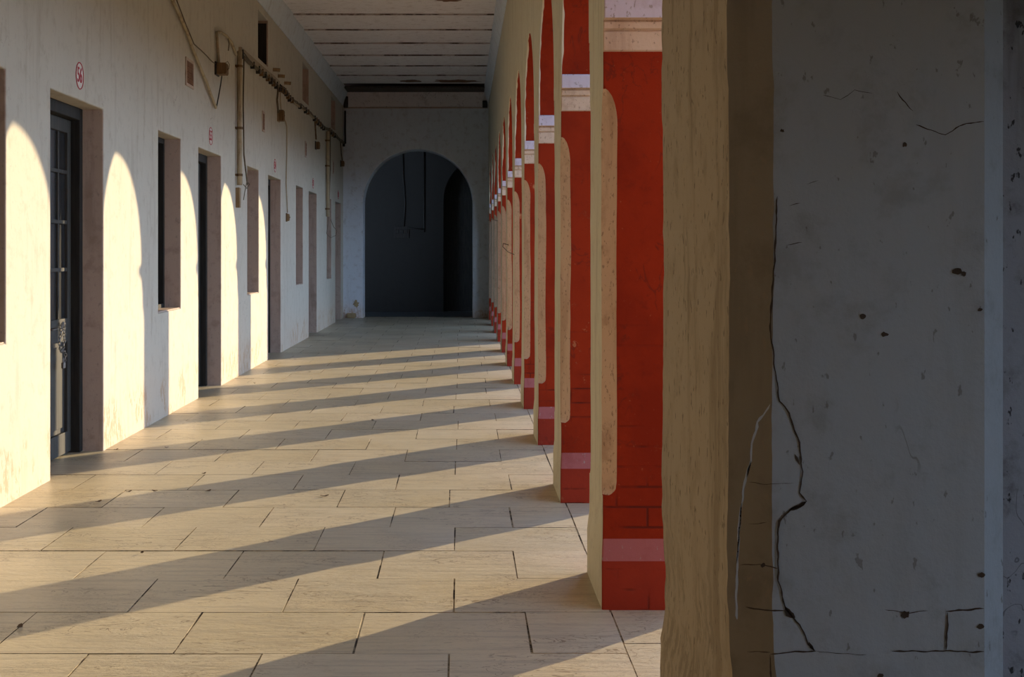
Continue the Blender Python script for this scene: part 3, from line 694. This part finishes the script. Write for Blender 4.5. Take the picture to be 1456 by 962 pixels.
# switchboard and conduits on the passage wall
def on_pass(px, py, off=.02): Y = 34.25-off; return ((px-VX)*Y/F, Y, EYE+(VY-py)*Y/F)
q = on_pass(571, 329, 0); s = empty('switch_board', (q[0], 34.25, q[2]-.17)); tag(s, 'dark switch board on the back wall seen through the far arch', 'switch board')
bm = bmesh.new(); box(bm, -.19, .19, -.03, 0, 0, .30, bev=.006); from_bm('board', bm, M['black'], s)
for k in range(3):
    bm = bmesh.new(); box(bm, -.15+k*.11, -.07+k*.11, -.055, -.03, .12, .22, bev=.008); from_bm('switch', bm, M['black'], s)
for px, lab in (([(573,214),(573,250),(575,270),(576,290),(574,322)], 'left dark conduit above the switch board through the far arch'), ([(603,214),(603,320),(603,330)], 'right dark conduit on the back wall through the far arch'), ([(579,324),(590,325),(603,326)], 'horizontal dark conduit beside the switch board through the far arch')):
    bm = bmesh.new(); tube(bm, [on_pass(*p) for p in px], .018, 8); tag(from_bm('dark_conduit', bm, M['black'], None, True), lab, 'conduit')

# thin wire ends on the piers
def wire(pts, r, label):
    bm = bmesh.new(); tube(bm, pts, r, 6); tag(from_bm('wire_hook', bm, M['black'], None, True), label, 'wire')
yp = Y2+SP*4
wire([(XR+.0, yp+.1, 1.47), (XR-.07, yp+.14, 1.50), (XR-.13, yp+.2, 1.56), (XR-.12, yp+.25, 1.60), (XR-.06, yp+.3, 1.58)], .004, 'thin bent wire sticking out of the sixth arcade pier')
yp = Y2+SP*7
wire([(XR+.0, yp+.1, 2.02), (XR-.10, yp+.12, 2.05), (XR-.16, yp+.2, 2.03)], .004, 'thin wire sticking out of the ninth arcade pier')

# rubble, leaves
bm = bmesh.new(); box(bm, 0, .20, -.10, 0, 0, .115, bev=.02); o = from_bm('loose_brick', bm, M['yellowplaster']); o.location = (-2.62, YE-.002, 0.002); o.rotation_euler = (0, 0, 0)
tag(o, 'yellowish loose brick on the floor against the far wall, left of the arch', 'brick')
def wallpatch(x0, x1, z0, z1, seed, label, mat='yellowplaster'):
    bm = bmesh.new(); n = 22; cx, cz = (x0+x1)/2, (z0+z1)/2; vs = []
    for k in range(n):
        a = k*2*PI/n; r = .75+.5*noise.noise((math.cos(a)*2+seed, math.sin(a)*2, seed)); vs.append(bm.verts.new((cx+(x1-x0)/2*r*math.cos(a), YE-.003, cz+(z1-z0)/2*r*math.sin(a))))
    f = bm.faces.new(vs); r = bmesh.ops.extrude_face_region(bm, geom=[f]); bmesh.ops.translate(bm, verts=[v for v in r['geom'] if isinstance(v, bmesh.types.BMVert)], vec=(0, .006, 0))
    tag(from_bm('peeled_patch', bm, M[mat]), label, 'patch')
wallpatch(-2.50, -2.33, .22, .44, 2, 'peeled plaster patch low on the far wall, left of the arch')
wallpatch(-2.55, -2.25, 3.72, 3.98, 5, 'faint yellowish patch high on the far wall, left of the arch', 'farwall')
# dry leaves and crumbs lying on the slabs
def on_floor(px, py): Y = F*EYE/(py-VY); return ((px-VX)*Y/F, Y, .003)
lv = [(296,699,'near the second sunlit strip'),(183,700,'beside the first door'),(140,714,'below the first door'),(220,699,'in the shade strip by the wall'),(202,787,'on the sunny slab at the left'),(290,674,''),(530,598,''),(462,706,''),(237,637,''),(362,545,''),(440,529,''),(165,640,''),(28,893,'')]
spots = ['beside the joint in the middle of the corridor','close to the first door recess','on the slab below the first door','in the shaded strip by the first door','on the sunlit slab at left foreground','on the long joint in mid corridor','far out in the middle of the corridor','right of centre on a mid-distance slab','beside the wall base past the first door','far off by the left wall','beyond the third door shadow','at the foot of the first door reveal','on the shaded slab at bottom left']
for k, (px, py, _) in enumerate(lv):
    x, y, z = on_floor(px, py); bm = bmesh.new(); n = 8; L = random.uniform(.014, .028); a0 = random.random()*6; root = []
    for j in range(n):
        a = j*2*PI/n; p = Vector((L*math.cos(a)*(1+.3*random.random()), L*.45*math.sin(a), .002+.006*abs(math.cos(a)))); root.append(bm.verts.new(p))
    c = bm.verts.new((0, 0, .001))
    for j in range(n): bm.faces.new((c, root[j], root[(j+1)%n]))
    r = bmesh.ops.extrude_face_region(bm, geom=bm.faces[:]); bmesh.ops.translate(bm, verts=[v for v in r['geom'] if isinstance(v, bmesh.types.BMVert)], vec=(0, 0, .002))
    o = from_bm('dry_leaf', bm, M['leaf']); o.location = (x, y, z); o.rotation_euler = (0, 0, a0)
    tag(o, 'small curled dry leaf lying '+spots[k], 'leaf', 'dry leaves on the floor')

# ------------------------------------------------------------------ light and camera
TAZ, TEL = 1.05, .2137
sd = Vector((1, TAZ, math.hypot(1, TAZ)*TEL)).normalized()
sun = bpy.data.lights.new('sun', 'SUN'); sun.energy = SUN; sun.angle = math.radians(.6); sun.color = (1, .79, .50)
so = bpy.data.objects.new('sun', sun); C.objects.link(so); so.rotation_euler = sd.to_track_quat('Z', 'Y').to_euler(); so.location = sd*40
w = bpy.data.worlds.new('sky'); bpy.context.scene.world = w; w.use_nodes = True
nt = w.node_tree; bg = nt.nodes['Background']
tc = nt.nodes.new('ShaderNodeTexCoord'); sx = nt.nodes.new('ShaderNodeSeparateXYZ'); nt.links.new(tc.outputs['Generated'], sx.inputs[0])
cr = nt.nodes.new('ShaderNodeValToRGB'); nt.links.new(sx.outputs[2], cr.inputs[0])   # hazy sky: bright pale horizon, bluer and darker overhead
el = cr.color_ramp.elements; el[0].position = 0.0; el[0].color = (.88, 1.16, 1.60, 1); el[1].position = 1.0; el[1].color = (.07, .11, .20, 1)
for p, c in ((.14, (.80, 1.09, 1.54, 1)), (.27, (.27, .42, .68, 1))): e_ = el.new(p); e_.color = c
nt.links.new(cr.outputs[0], bg.inputs['Color']); bg.inputs['Strength'].default_value = SKY
cam = bpy.data.cameras.new('camera'); co = bpy.data.objects.new('camera', cam); C.objects.link(co)
co.location = (0, 0, EYE); co.rotation_euler = (PI/2, 0, 0)
cam.sensor_width = 36; cam.lens = 36*F/1456; cam.shift_x = (728-VX)/1456; cam.shift_y = -(481-VY)/1456; cam.clip_end = 300
sc = bpy.context.scene; sc.camera = co
vs_ = sc.view_settings; sc.display_settings.display_device = 'sRGB'; vs_.view_transform = 'Standard'; vs_.look = 'None'; vs_.gamma = 1; vs_.exposure = 0; vs_.use_curve_mapping = False
